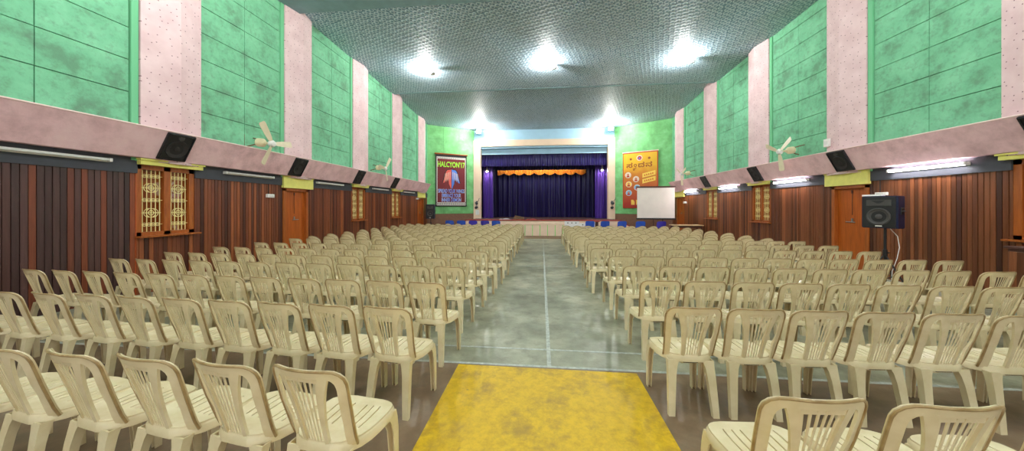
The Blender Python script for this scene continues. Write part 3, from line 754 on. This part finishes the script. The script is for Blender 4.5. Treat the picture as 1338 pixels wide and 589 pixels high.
    for k, (x, z, m) in enumerate(((-.68, 3.42, 'ink_pale'), (-.22, 3.16, 'ink_pale'), (-.64, 2.86, 'ink_gold'), (-.16, 2.66, 'ink_cyan'), (-.64, 2.34, 'ink_cyan'))):
        o = disc('portrait', x, z, .18, 'ink_white', -.072, t); o2 = disc('portrait_ground', x, z, .155, m, -.082, o)
        disc('portrait_head', x, z+.03, .06, 'ink_skin', -.092, o); bm = B(); prism(bm, [(x-.09, z-.12), (x+.09, z-.12), (x+.06, z-.03), (x-.06, z-.03)], -.100, -.088); obj('portrait_shoulders', bm, 'ink_brick', o)
    for z0, zz in ((3.22, .10), (2.88, .10)):
        bm = B(); prism(bm, [(.14, z0), (.86, z0+.16), (.86, z0+.42), (.14, z0+.26)], -.088, -.072); o = obj('gold_plate', bm, 'ink_gold', t)
        bm = B()
        for q in range(5): box(bm, .24+.11*q, .31+.11*q, -.094, -.085, z0+.10+.025*q, z0+.20+.025*q)
        obj('print', bm, 'ink_orange', o)
    bm = B()
    for q, sgl in enumerate((-.5, -.22, .06, .34)): prism(bm, [(sgl, 1.62), (sgl+.2, 1.62), (sgl+.2, 1.80), (sgl+.12, 1.92), (sgl, 1.92)], -.088, -.072)
    obj('footer_print', bm, 'ink_gold', t)
    # Kannada heading, letter by letter with the subscript consonant set below
    bm = B()
    text_into(bm, '\u0cb8', -.60, 3.86, .32, .36, -.086, .006, .022); text_into(bm, '\u0caa', -.30, 3.68, .20, .20, -.086, .006, .022); text_into(bm, '\u0c82', -.26, 3.90, .18, .18, -.086, .006, .022)
    text_into(bm, '\u0ca6', .08, 3.86, .32, .36, -.086, .006, .022); text_into(bm, '\u0ca8', .50, 3.86, .32, .36, -.086, .006, .022)
    obj('headline', bm, 'ink_brown', t)
build_banners()

# ------------------------------------------------------------------ fittings on the long walls
def slant(side, y, roll=0):
    """matrix at the middle of the slanting ledge face: local -Y looks out and down into the room"""
    sgn = -1 if side < 0 else 1
    F = XL if side < 0 else XR
    x = F - sgn*.285; z = 2.595
    rz = PI/2 if side < 0 else -PI/2            # local -Y -> +X (left wall) / -X (right wall)
    return Matrix.Translation((x, y, z)) @ Matrix.Rotation(rz, 4, 'Z') @ Matrix.Rotation(math.radians(28.9), 4, 'X')
def ledge_speaker(side, y, label):
    t = thing('ledge_speaker', label, 'speaker', group='speakers set in the pink ledges')
    t.matrix_world = slant(side, y)
    bm = B(); rbox(bm, -.22, .22, -.03, .06, -.265, .265, .012)
    obj('cabinet', bm, 'black_plastic', t)
    bm = B()
    for a in ((-.205, -.185), (.185, .205)): box(bm, a[0], a[1], -.045, -.028, -.25, .25)
    for a in ((-.25, -.232), (.232, .25)): box(bm, -.205, .205, -.045, -.028, a[0], a[1])
    obj('bezel', bm, 'black_plastic', t)
    bm = B(); lathe(bm, [(.17, .0), (.165, .012), (.13, .0), (.05, -.014), (.045, .004), (0, .012)], (0, -.034, -.03), (0, -1, 0), 28); obj('woofer', bm, 'black_mesh', t, True)
    bm = B(); lathe(bm, [(.05, 0), (.045, .008), (0, .012)], (.0, -.03, .19), (0, -1, 0), 18); obj('tweeter', bm, 'grey_cone', t, True)
wl = ['above the nearest barred window', 'above the first orange door', 'above the second barred window', 'above the last barred window']
for y, w in zip((5.10, 7.97, 10.85, 13.65), wl): ledge_speaker(-1, y, 'square black speaker set in the left pink ledge %s' % w)
for y, w in zip((5.05, 8.13, 11.10, 14.28), wl): ledge_speaker(1, y, 'square black speaker set in the right pink ledge %s' % w)
def tube_light(side, y, lit, label):
    sgn = -1 if side < 0 else 1; F = XL if side < 0 else XR
    t = thing('tube_light', label, 'light', (F - sgn*.02, y, 2.25), PI/2 if side < 0 else -PI/2, 'tube lights under the %s ledge' % ('left' if side < 0 else 'right'))
    bm = B(); rbox(bm, -.61, .61, -.045, .0, -.03, .03, .006); obj('batten', bm, 'white_paint', t)
    bm = B(); cyl(bm, (-.585, -.075, .0), (.585, -.075, .0), .019, seg=14); obj('lamp_tube', bm, 'tube' if lit else 'bulb_off', t, True)
    for s in (-1, 1):
        bm = B(); rbox(bm, s*.60-.018, s*.60+.018, -.10, -.03, -.028, .028, .006); obj('end_cap', bm, 'white_paint', t)
wt = ['beside the first barred window', 'before the first door', 'past the first door', 'between the two far barred windows', 'beside the stage-end door']
for y, w in zip((3.74, 6.78, 9.6, 12.8, 15.7), wt): tube_light(-1, y, False, 'unlit grey tube light under the left ledge %s' % w)
wt = ['by the loudspeaker on its stand', 'past the orange door', 'between the two barred windows', 'nearest the projection screen']
for y, w in zip((6.70, 9.95, 13.0, 16.1), wt): tube_light(1, y, True, 'glowing white tube light under the right ledge %s' % w)

def wall_fan(side, y, z, spin, label):
    sgn = -1 if side < 0 else 1; F = XL if side < 0 else XR
    t = thing('wall_fan', label, 'fan', (F, y, z), PI/2 if side < 0 else -PI/2, 'wall fans above the pink ledges')
    bm = B()
    for s in (-1, 1): tube(bm, [(s*.10, .03, s*.13), (s*.085, -.10, s*.10), (s*.05, -.26, s*.05)], .014, 7)
    box(bm, -.13, .13, .0, .03, -.16, .16); obj('bracket', bm, 'box_brown', t)
    bm = B(); lathe(bm, [(0, 0), (.07, 0), (.10, .03), (.10, .15), (.07, .19), (.03, .20), (.025, .36), (.03, .37)], (0, -.20, 0), (0, -1, -.12), 20); obj('motor', bm, 'cream_metal', t, True)
    ax = Vector((0, -1, -.12)).normalized(); o = Vector((0, -.20, 0)) + ax*.40
    bm = B(); lathe(bm, [(0, -.06), (.075, -.05), (.085, 0), (.06, .045), (0, .06)], o, ax, 20); obj('hub', bm, 'white_paint', t, True)
    u = Vector((1, 0, 0)); w = ax.cross(u)
    for k in range(3):
        a = spin + k*2*PI/3; d = math.cos(a)*u + math.sin(a)*w; c = ax.cross(d)
        bm = B(); secs = []
        for r_, hw in ((.06, .03), (.14, .05), (.30, .066), (.52, .072), (.555, .055)):
            m = o + d*r_; tl = ax*.25*hw
            secs.append([m - c*hw + tl, m + c*hw - tl, m + c*hw - tl + ax*.006, m - c*hw + tl + ax*.006])
        loft(bm, secs); obj('blade', bm, 'fan_blade', t)
wall_fan(-1, 6.82, 3.05, .15, 'cream three-bladed wall fan by the second left pilaster')
wall_fan(-1, 12.2, 3.12, 1.0, 'cream three-bladed wall fan between the far left pilasters')
wall_fan(1, 9.62, 3.13, .55, 'cream three-bladed wall fan left of the small white box on the right wall')
wall_fan(1, 15.9, 3.15, .4, 'cream three-bladed wall fan above the projection screen corner')

def wall_box(name, label, cat, side, y, z, w, h, d, mat, cord=0):
    sgn = -1 if side < 0 else 1; F = XL if side < 0 else XR
    t = thing(name, label, cat, (F, y, z), PI/2 if side < 0 else -PI/2)
    bm = B(); rbox(bm, -w/2, w/2, -d, .01, -h/2, h/2, .01); obj('casing', bm, mat, t)
    bm = B(); rbox(bm, -w*.3, w*.3, -d-.008, -d+.004, -h*.25, h*.25, .003); obj('switch_plate', bm, 'bulb_off', t)
    if cord:
        bm = B(); cyl(bm, (-w*.2, -.012, h/2-.01), (-w*.2, -.012, cord), .008, seg=8); obj('conduit', bm, 'black_plastic', t)
wall_box('switch_box', 'white switch box on the slats left of the first left door', 'switch', -1, 7.36, 1.78, .20, .09, .06, 'white_paint', .3)
wall_box('switch_box', 'white switch box beside the stage-end door on the left', 'switch', -1, 16.85, 1.95, .26, .08, .06, 'white_paint')
wall_box('switch_box', 'white switch box below the tube light nearest the screen', 'switch', 1, 16.85, 1.72, .24, .10, .06, 'white_paint', .4)
wall_box('switch_box', 'white box on the slats just above the loudspeaker', 'switch', 1, 7.50, 1.78, .22, .07, .06, 'white_paint', .3)
wall_box('white_alarm_box', 'small white box on the pink pilaster above the right door', 'alarm', 1, 8.66, 3.13, .15, .20, .17, 'white_paint')

# ------------------------------------------------------------------ lamps of the hall, some added for fill
def ceil_z(y):
    for (a, za), (b, zb) in (((YB-.3, 7.25), (7.3, 7.12)), ((8.1, 7.10), (11.0, 6.97)), ((11.0, 6.97), (14.0, 6.80))):
        if a <= y <= b: return za + (zb-za)*(y-a)/(b-a)
def ceiling_lamp(x, y, rz, label):
    t = thing('ceiling_lamp', label, 'light', (x, y, ceil_z(y)), rz, 'bare lamps on the ceiling')
    bm = B(); lathe(bm, [(.0, .02), (.07, .02), (.07, -.03), (.045, -.05), (0, -.05)], (0, 0, 0), (0, 0, 1), 20); obj('ceiling_rose', bm, 'white_paint', t, True)
    bm = B(); cyl(bm, (0, 0, -.04), (0, 0, -.10), .028, .034, 14); obj('lamp_holder', bm, 'cream_metal', t, True)
    bm = B(); lathe(bm, [(.0, -.09), (.045, -.10), (.055, -.20), (.035, -.245), (0, -.25)], (0, 0, 0), (0, 0, 1), 16); obj('bulb', bm, 'lamp', t, True)
    bm = B(); tube(bm, [(0, 0, -.02), (.2, 0, -.03), (.30, 0, -.10)], .012, 8)
    lathe(bm, [(.03, 0), (.10, .13), (.106, .13), (.036, 0), (.03, 0)], (.30, 0, -.08), (.35, 0, -1), 18); obj('side_reflector', bm, 'white_paint', t, True)
ceiling_lamp(-4.6, 11.85, 0, 'glowing lamp on the ceiling, on the left wall side')
ceiling_lamp(.17, 11.7, .5, 'glowing lamp on the ceiling above the aisle')
ceiling_lamp(5.1, 11.75, .2, 'glowing lamp on the ceiling, on the right wall side')
for y, w in ((4.6, 'behind the plain beam'), (1.5, 'over the camera end'), (-1.6, 'near the rear wall')):  # out-of-view rows added to brighten the near half of the hall
    for x, v in ((-4.6, 'left'), (.2, 'middle'), (5.1, 'right')): ceiling_lamp(x, y, 0, 'unseen added ceiling lamp %s, %s of its row' % (w, v))
def flood(x, y, z, rz, label):
    t = thing('flood_lamp', label, 'light', (x, y, z), rz, 'floodlights over the stage frame')
    bm = B(); box(bm, -.02, .02, -.02, .02, -.02, .30); box(bm, -.06, .06, -.06, .06, .27, .30); tube(bm, [(-.17, -.05, -.0), (-.17, .04, .0), (.17, .04, 0), (.17, -.05, 0)], .012, 6); obj('bracket', bm, 'steel', t)
    bm = B(); prism(bm, [(-.15, -.10), (.15, -.10), (.12, .10), (-.12, .10)], -.16, -.03); obj('housing', bm, 'bracket_grey', t)
    bm = B(); lathe(bm, [(0, .10), (.08, .09), (.115, .02), (.09, -.06), (0, -.09)], (0, -.25, 0), (0, -1, 0), 20); obj('lamp_glass', bm, 'flood', t, True)
flood(-4.0, 19.4, 6.22, .25, 'blazing floodlight over the left corner of the stage frame')
flood(4.2, 19.4, 6.22, -.25, 'blazing floodlight over the right corner of the stage frame')
def stage_lamp(x, y, label):
    t = thing('stage_lamp', label, 'light', (x, y, 3.95), 0, 'small lamps inside the stage opening')
    bm = B(); cyl(bm, (0, 0, .05), (0, 0, 1.6), .012, seg=8); lathe(bm, [(0, .1), (.06, .08), (.09, -.05), (.08, -.05), (.05, .05), (0, .06)], (0, 0, 0), (0, 0, 1), 16); obj('shade', bm, 'cream_metal', t, True)
    bm = B(); lathe(bm, [(0, .04), (.05, .02), (.055, -.05), (0, -.09)], (0, 0, 0), (0, 0, 1), 16); obj('bulb', bm, 'stage_bulb', t, True)
stage_lamp(-3.72, 20.85, 'small cream lamp hanging inside the left of the stage opening')
stage_lamp(3.95, 20.85, 'small lamp hanging inside the right of the stage opening')
t = thing('fringe_fill_batten', 'unseen tube batten added behind the second border curtain to light the fringe', 'light', (-.1, 21.9, 4.55))  # added unseen lamp that brightens the fringe and back curtain
bm = B(); rbox(bm, -2.6, 2.6, -.04, .04, .02, .10, .01); obj('batten', bm, 'steel', t)
bm = B(); cyl(bm, (-2.5, 0, -.01), (2.5, 0, -.01), .02, seg=12); obj('lamp_tube', bm, 'tube', t, True)
def bracket_lamp(x, label, s):
    t = thing('bracket_spotlight', label, 'light', (x, 19.9, 1.75), 0)
    bm = B(); box(bm, -.05, .05, -.03, .0, -.1, .12); tube(bm, [(0, -.02, .05), (s*.12, -.12, .12), (s*.20, -.18, .30)], .016, 7); obj('bracket', bm, 'bracket_grey', t)
    bm = B(); lathe(bm, [(0, -.1), (.06, -.09), (.085, .08), (.075, .09), (.03, .02), (0, .02)], (0, -.16, -.02), (s*.5, -.7, -.35), 18); obj('lamp_head', bm, 'bracket_grey', t, True)
    bm = B(); lathe(bm, [(0, -.1), (.06, -.09), (.085, .08), (.075, .09), (.03, .02), (0, .02)], (.0, -.12, -.30), (-s*.5, -.7, -.2), 18); bm2 = bm; tube(bm2, [(0, -.02, -.06), (0, -.09, -.28)], .014, 6); obj('lamp_head', bm2, 'bracket_grey', t, True)
bracket_lamp(-4.22, 'small grey spotlight bracket on the left side of the stage frame', 1)
bracket_lamp(4.36, 'small grey spotlight bracket on the right side of the stage frame', 1)
bm = B(); box(bm, -4.30, -4.08, 19.885, 19.902, .98, 1.30); tag(obj('paper_notice', bm, 'paper'), 'small white paper notice on the left of the stage frame', 'paper')

# ------------------------------------------------------------------ loudspeakers, screen, tables
def tripod(name, label, x, y, h, group=None):
    t = thing(name, label, 'stand', (x, y, fz(y)), 0, group)
    bm = B(); cyl(bm, (0, 0, .1), (0, 0, h), .019, seg=12); obj('pole', bm, 'black_plastic', t, True)
    bm = B(); cyl(bm, (0, 0, .62), (0, 0, .74), .032, seg=12); cyl(bm, (0, 0, .68), (.07, 0, .68), .012, seg=8); obj('collar', bm, 'black_plastic', t, True)
    for k in range(3):
        a = k*2*PI/3 + .5; c, s = math.cos(a), math.sin(a)
        bm = B(); tube(bm, [(.02*c, .02*s, .62), (.42*c, .42*s, .02)], .013, 8); tube(bm, [(.02*c, .02*s, .2), (.23*c, .23*s, .30)], .009, 6)
        l = obj('leg', bm, 'black_plastic', t); bm = B(); lathe(bm, [(0, -.02), (.02, -.02), (.02, .02), (0, .02)], (.42*c, .42*s, .02), (0, 0, 1), 10); obj('rubber_foot', bm, 'rubber', l)
    return t
def loudspeaker(name, label, x, y, z, rz, w, h, d, tilt=0):
    t = thing(name, label, 'speaker', (x, y, z), rz)
    bm = B()                                                        # wedge-backed cabinet
    a = [(-w/2, -d/2), (w/2, -d/2), (w/2, d*.1), (w*.3, d/2), (-w*.3, d/2), (-w/2, d*.1)]
    lo = [bm.verts.new((p, q, 0)) for p, q in a]; hi = [bm.verts.new((p, q, h)) for p, q in a]
    bm.faces.new(lo[::-1]); bm.faces.new(hi)
    for i in range(6): bm.faces.new((lo[i], lo[(i+1) % 6], hi[(i+1) % 6], hi[i]))
    bmesh.ops.bevel(bm, geom=bm.edges[:], offset=.012, segments=2, affect='EDGES'); obj('cabinet', bm, 'navy_box', t)
    bm = B(); rbox(bm, -w*.46, w*.46, -d/2-.012, -d/2+.004, h*.03, h*.97, .006); obj('baffle', bm, 'black_plastic', t)
    bm = B(); lathe(bm, [(w*.34, .0), (w*.34, .018), (w*.30, .02), (w*.27, .004), (w*.10, -.008), (w*.10, .006), (w*.05, .018), (0, .02)], (0, -d/2-.012, h*.36), (0, -1, 0), 32); obj('woofer', bm, 'grey_cone', t, True)
    bm = B(); y0 = -d/2-.012
    prism(bm, [(-w*.34, h*.70), (w*.34, h*.70), (w*.34, h*.88), (-w*.34, h*.88)], y0-.012, y0); o = obj('horn', bm, 'grey_cone', t)
    bm = B(); prism(bm, [(-w*.20, h*.86), (w*.20, h*.86), (w*.04, h*.77), (-w*.04, h*.77)], y0-.018, y0-.01); obj('horn_throat', bm, 'black_plastic', o)
    bm = B(); box(bm, -w*.09, w*.09, y0-.012, y0, h*.055, h*.085); obj('badge', bm, 'white_paint', t)
    bm = B(); rbox(bm, w/2-.006, w/2+.012, -d*.28, -d*.02, h*.42, h*.64, .005); tube(bm, [(w/2+.008, -d*.26, h*.53), (w/2+.03, -d*.22, h*.53), (w/2+.03, -d*.08, h*.53), (w/2+.008, -d*.04, h*.53)], .01, 6); obj('side_handle', bm, 'black_plastic', t)
    return t
tripod('speaker_stand', 'black tripod stand under the loudspeaker by the right door', 6.45, 6.5, 1.146)
loudspeaker('loudspeaker', 'large dark blue loudspeaker on a stand by the right door', 6.45, 6.5, 1.10, math.radians(-66), .47, .60, .40)
bm = B(); rbox(bm, -.13, .13, -.07, .07, 0, .03, .004); o = tag(obj('paper_box', bm, 'paper'), 'flat white packet lying on top of the large loudspeaker', 'packet'); o.location = (6.30, 6.55, 1.70); o.rotation_euler = (0, 0, math.radians(-68))
bm = B(); tube(bm, [(6.50, 6.47, 1.10), (6.56, 6.40, .95), (6.55, 6.36, .75), (6.50, 6.35, .55), (6.49, 6.42, .3), (6.55, 6.5, -.03)], .006, 6); tag(obj('speaker_cable', bm, 'paper', None, True), 'thin white cable hanging from the large loudspeaker', 'cable')
tripod('speaker_stand', 'thin black stand under the loudspeaker beside the maroon banner', -6.52, 17.75, .93)
loudspeaker('loudspeaker', 'black loudspeaker on a stand beside the maroon banner', -6.52, 17.75, .80, math.radians(8), .50, .84, .40)
t = thing('projection_screen', 'white projection screen on a tripod in front of the orange banner', 'screen', (5.91, 16.8, fz(16.8)), math.radians(-4))
g = -fz(16.8)
bm = B(); box(bm, -.92, .92, -.010, .010, .90+g, 2.50+g); obj('screen_cloth', bm, 'screen_cloth', t)
bm = B(); rbox(bm, -.97, .97, -.04, .04, 2.49+g, 2.57+g, .01); obj('top_bar', bm, 'dark_wood', t)
bm = B(); rbox(bm, -.97, .97, -.035, .035, .83+g, .91+g, .01); obj('roller_case', bm, 'black_plastic', t)
bm = B(); cyl(bm, (.35, .05, .1), (.35, .05, 2.5+g), .022, seg=10); cyl(bm, (-.1, .05, .3), (-.1, .05, .86+g), .014, seg=8); cyl(bm, (-.1, .05, .3), (.35, .05, .3), .012, seg=8); obj('stand_pole', bm, 'black_plastic', t, True)
for k in range(3):
    a = k*2*PI/3 + .4; bm = B(); tube(bm, [(.35, .05, .45), (.35+.5*math.cos(a), .05+.5*math.sin(a), .012)], .013, 7); obj('leg', bm, 'black_plastic', t)
def table(name, label, x, y, rz, w, d, h, mat):
    t = thing(name, label, 'table', (x, y, fz(y)), rz)
    bm = B(); rbox(bm, -w/2, w/2, -d/2, d/2, h-.035, h, .006); obj('tabletop', bm, mat, t)
    bm = B(); box(bm, -w/2+.06, w/2-.06, -d/2+.05, -d/2+.075, h-.13, h-.03); box(bm, -w/2+.06, w/2-.06, d/2-.075, d/2-.05, h-.13, h-.03); box(bm, -w/2+.06, -w/2+.085, -d/2+.05, d/2-.05, h-.13, h-.03); box(bm, w/2-.085, w/2-.06, -d/2+.05, d/2-.05, h-.13, h-.03); obj('apron', bm, 'dark_wood', t)
    for sx in (-1, 1):
        for sy in (-1, 1):
            bm = B(); px, py = sx*(w/2-.08), sy*(d/2-.07); loft(bm, [[(px-r_, py-r_, z), (px+r_, py-r_, z), (px+r_, py+r_, z), (px-r_, py+r_, z)] for z, r_ in ((0, .018), (h-.04, .026))]); obj('leg', bm, 'dark_wood', t)
table('long_table', 'long wooden table against the far right slats below the screen side', 6.62, 15.0, 0, 1.3, .55, .78, 'table_wood')
table('small_table', 'small brown table between two blue chairs by the aisle', 2.72, 15.78, 0, .22, .4, .90, 'red_edge')
t = thing('wooden_cabinet', 'dark wooden cabinet standing against the right slats at the photo edge', 'cabinet', (7.12, 5.0, fz(5.0)), -PI/2)
bm = B(); box(bm, -.28, .28, -.24, .24, .06, .92); box(bm, -.24, .24, -.2, .22, 0, .06); obj('carcass', bm, 'dark_wood', t)
bm = B(); rbox(bm, -.31, .31, -.27, .26, .92, .955, .006); obj('cabinet_top', bm, 'dark_wood', t)
for s in (-1, 1):
    bm = B(); rbox(bm, s*.137-.128, s*.137+.128, -.258, -.238, .10, .88, .004); d_ = obj('door', bm, 'slat_warm', t)
    bm = B(); lathe(bm, [(0, 0), (.012, 0), (.008, .015), (.014, .03), (0, .034)], (s*.03, -.256, .52), (0, -1, 0), 12); obj('knob', bm, 'steel', d_, True)

# ------------------------------------------------------------------ camera, world, view
cam = bpy.data.cameras.new('camera'); co = bpy.data.objects.new('camera', cam); C.objects.link(co)
cam.sensor_fit = 'HORIZONTAL'; cam.sensor_width = 36; cam.lens = 36*405/1338
cam.shift_y = -(294.5-270)/1338; cam.clip_end = 200; cam.clip_start = .05
co.location = (0, 0, 1.5); co.rotation_euler = (PI/2, 0, math.radians(5.5))
SC.camera = co
w = bpy.data.worlds.new('world'); SC.world = w; w.use_nodes = True
w.node_tree.nodes['Background'].inputs['Color'].default_value = (1, 1, 1, 1); w.node_tree.nodes['Background'].inputs['Strength'].default_value = 1.3  # daylight that fills the hall through the added rear doorways
vs = SC.view_settings; vs.view_transform = 'Standard'; vs.look = 'None'; vs.gamma = 1; vs.exposure = 1.0; vs.use_curve_mapping = False
SC.cycles.use_denoising = True
SC.cycles.max_bounces = 10; SC.cycles.diffuse_bounces = 6; SC.cycles.sample_clamp_indirect = 6
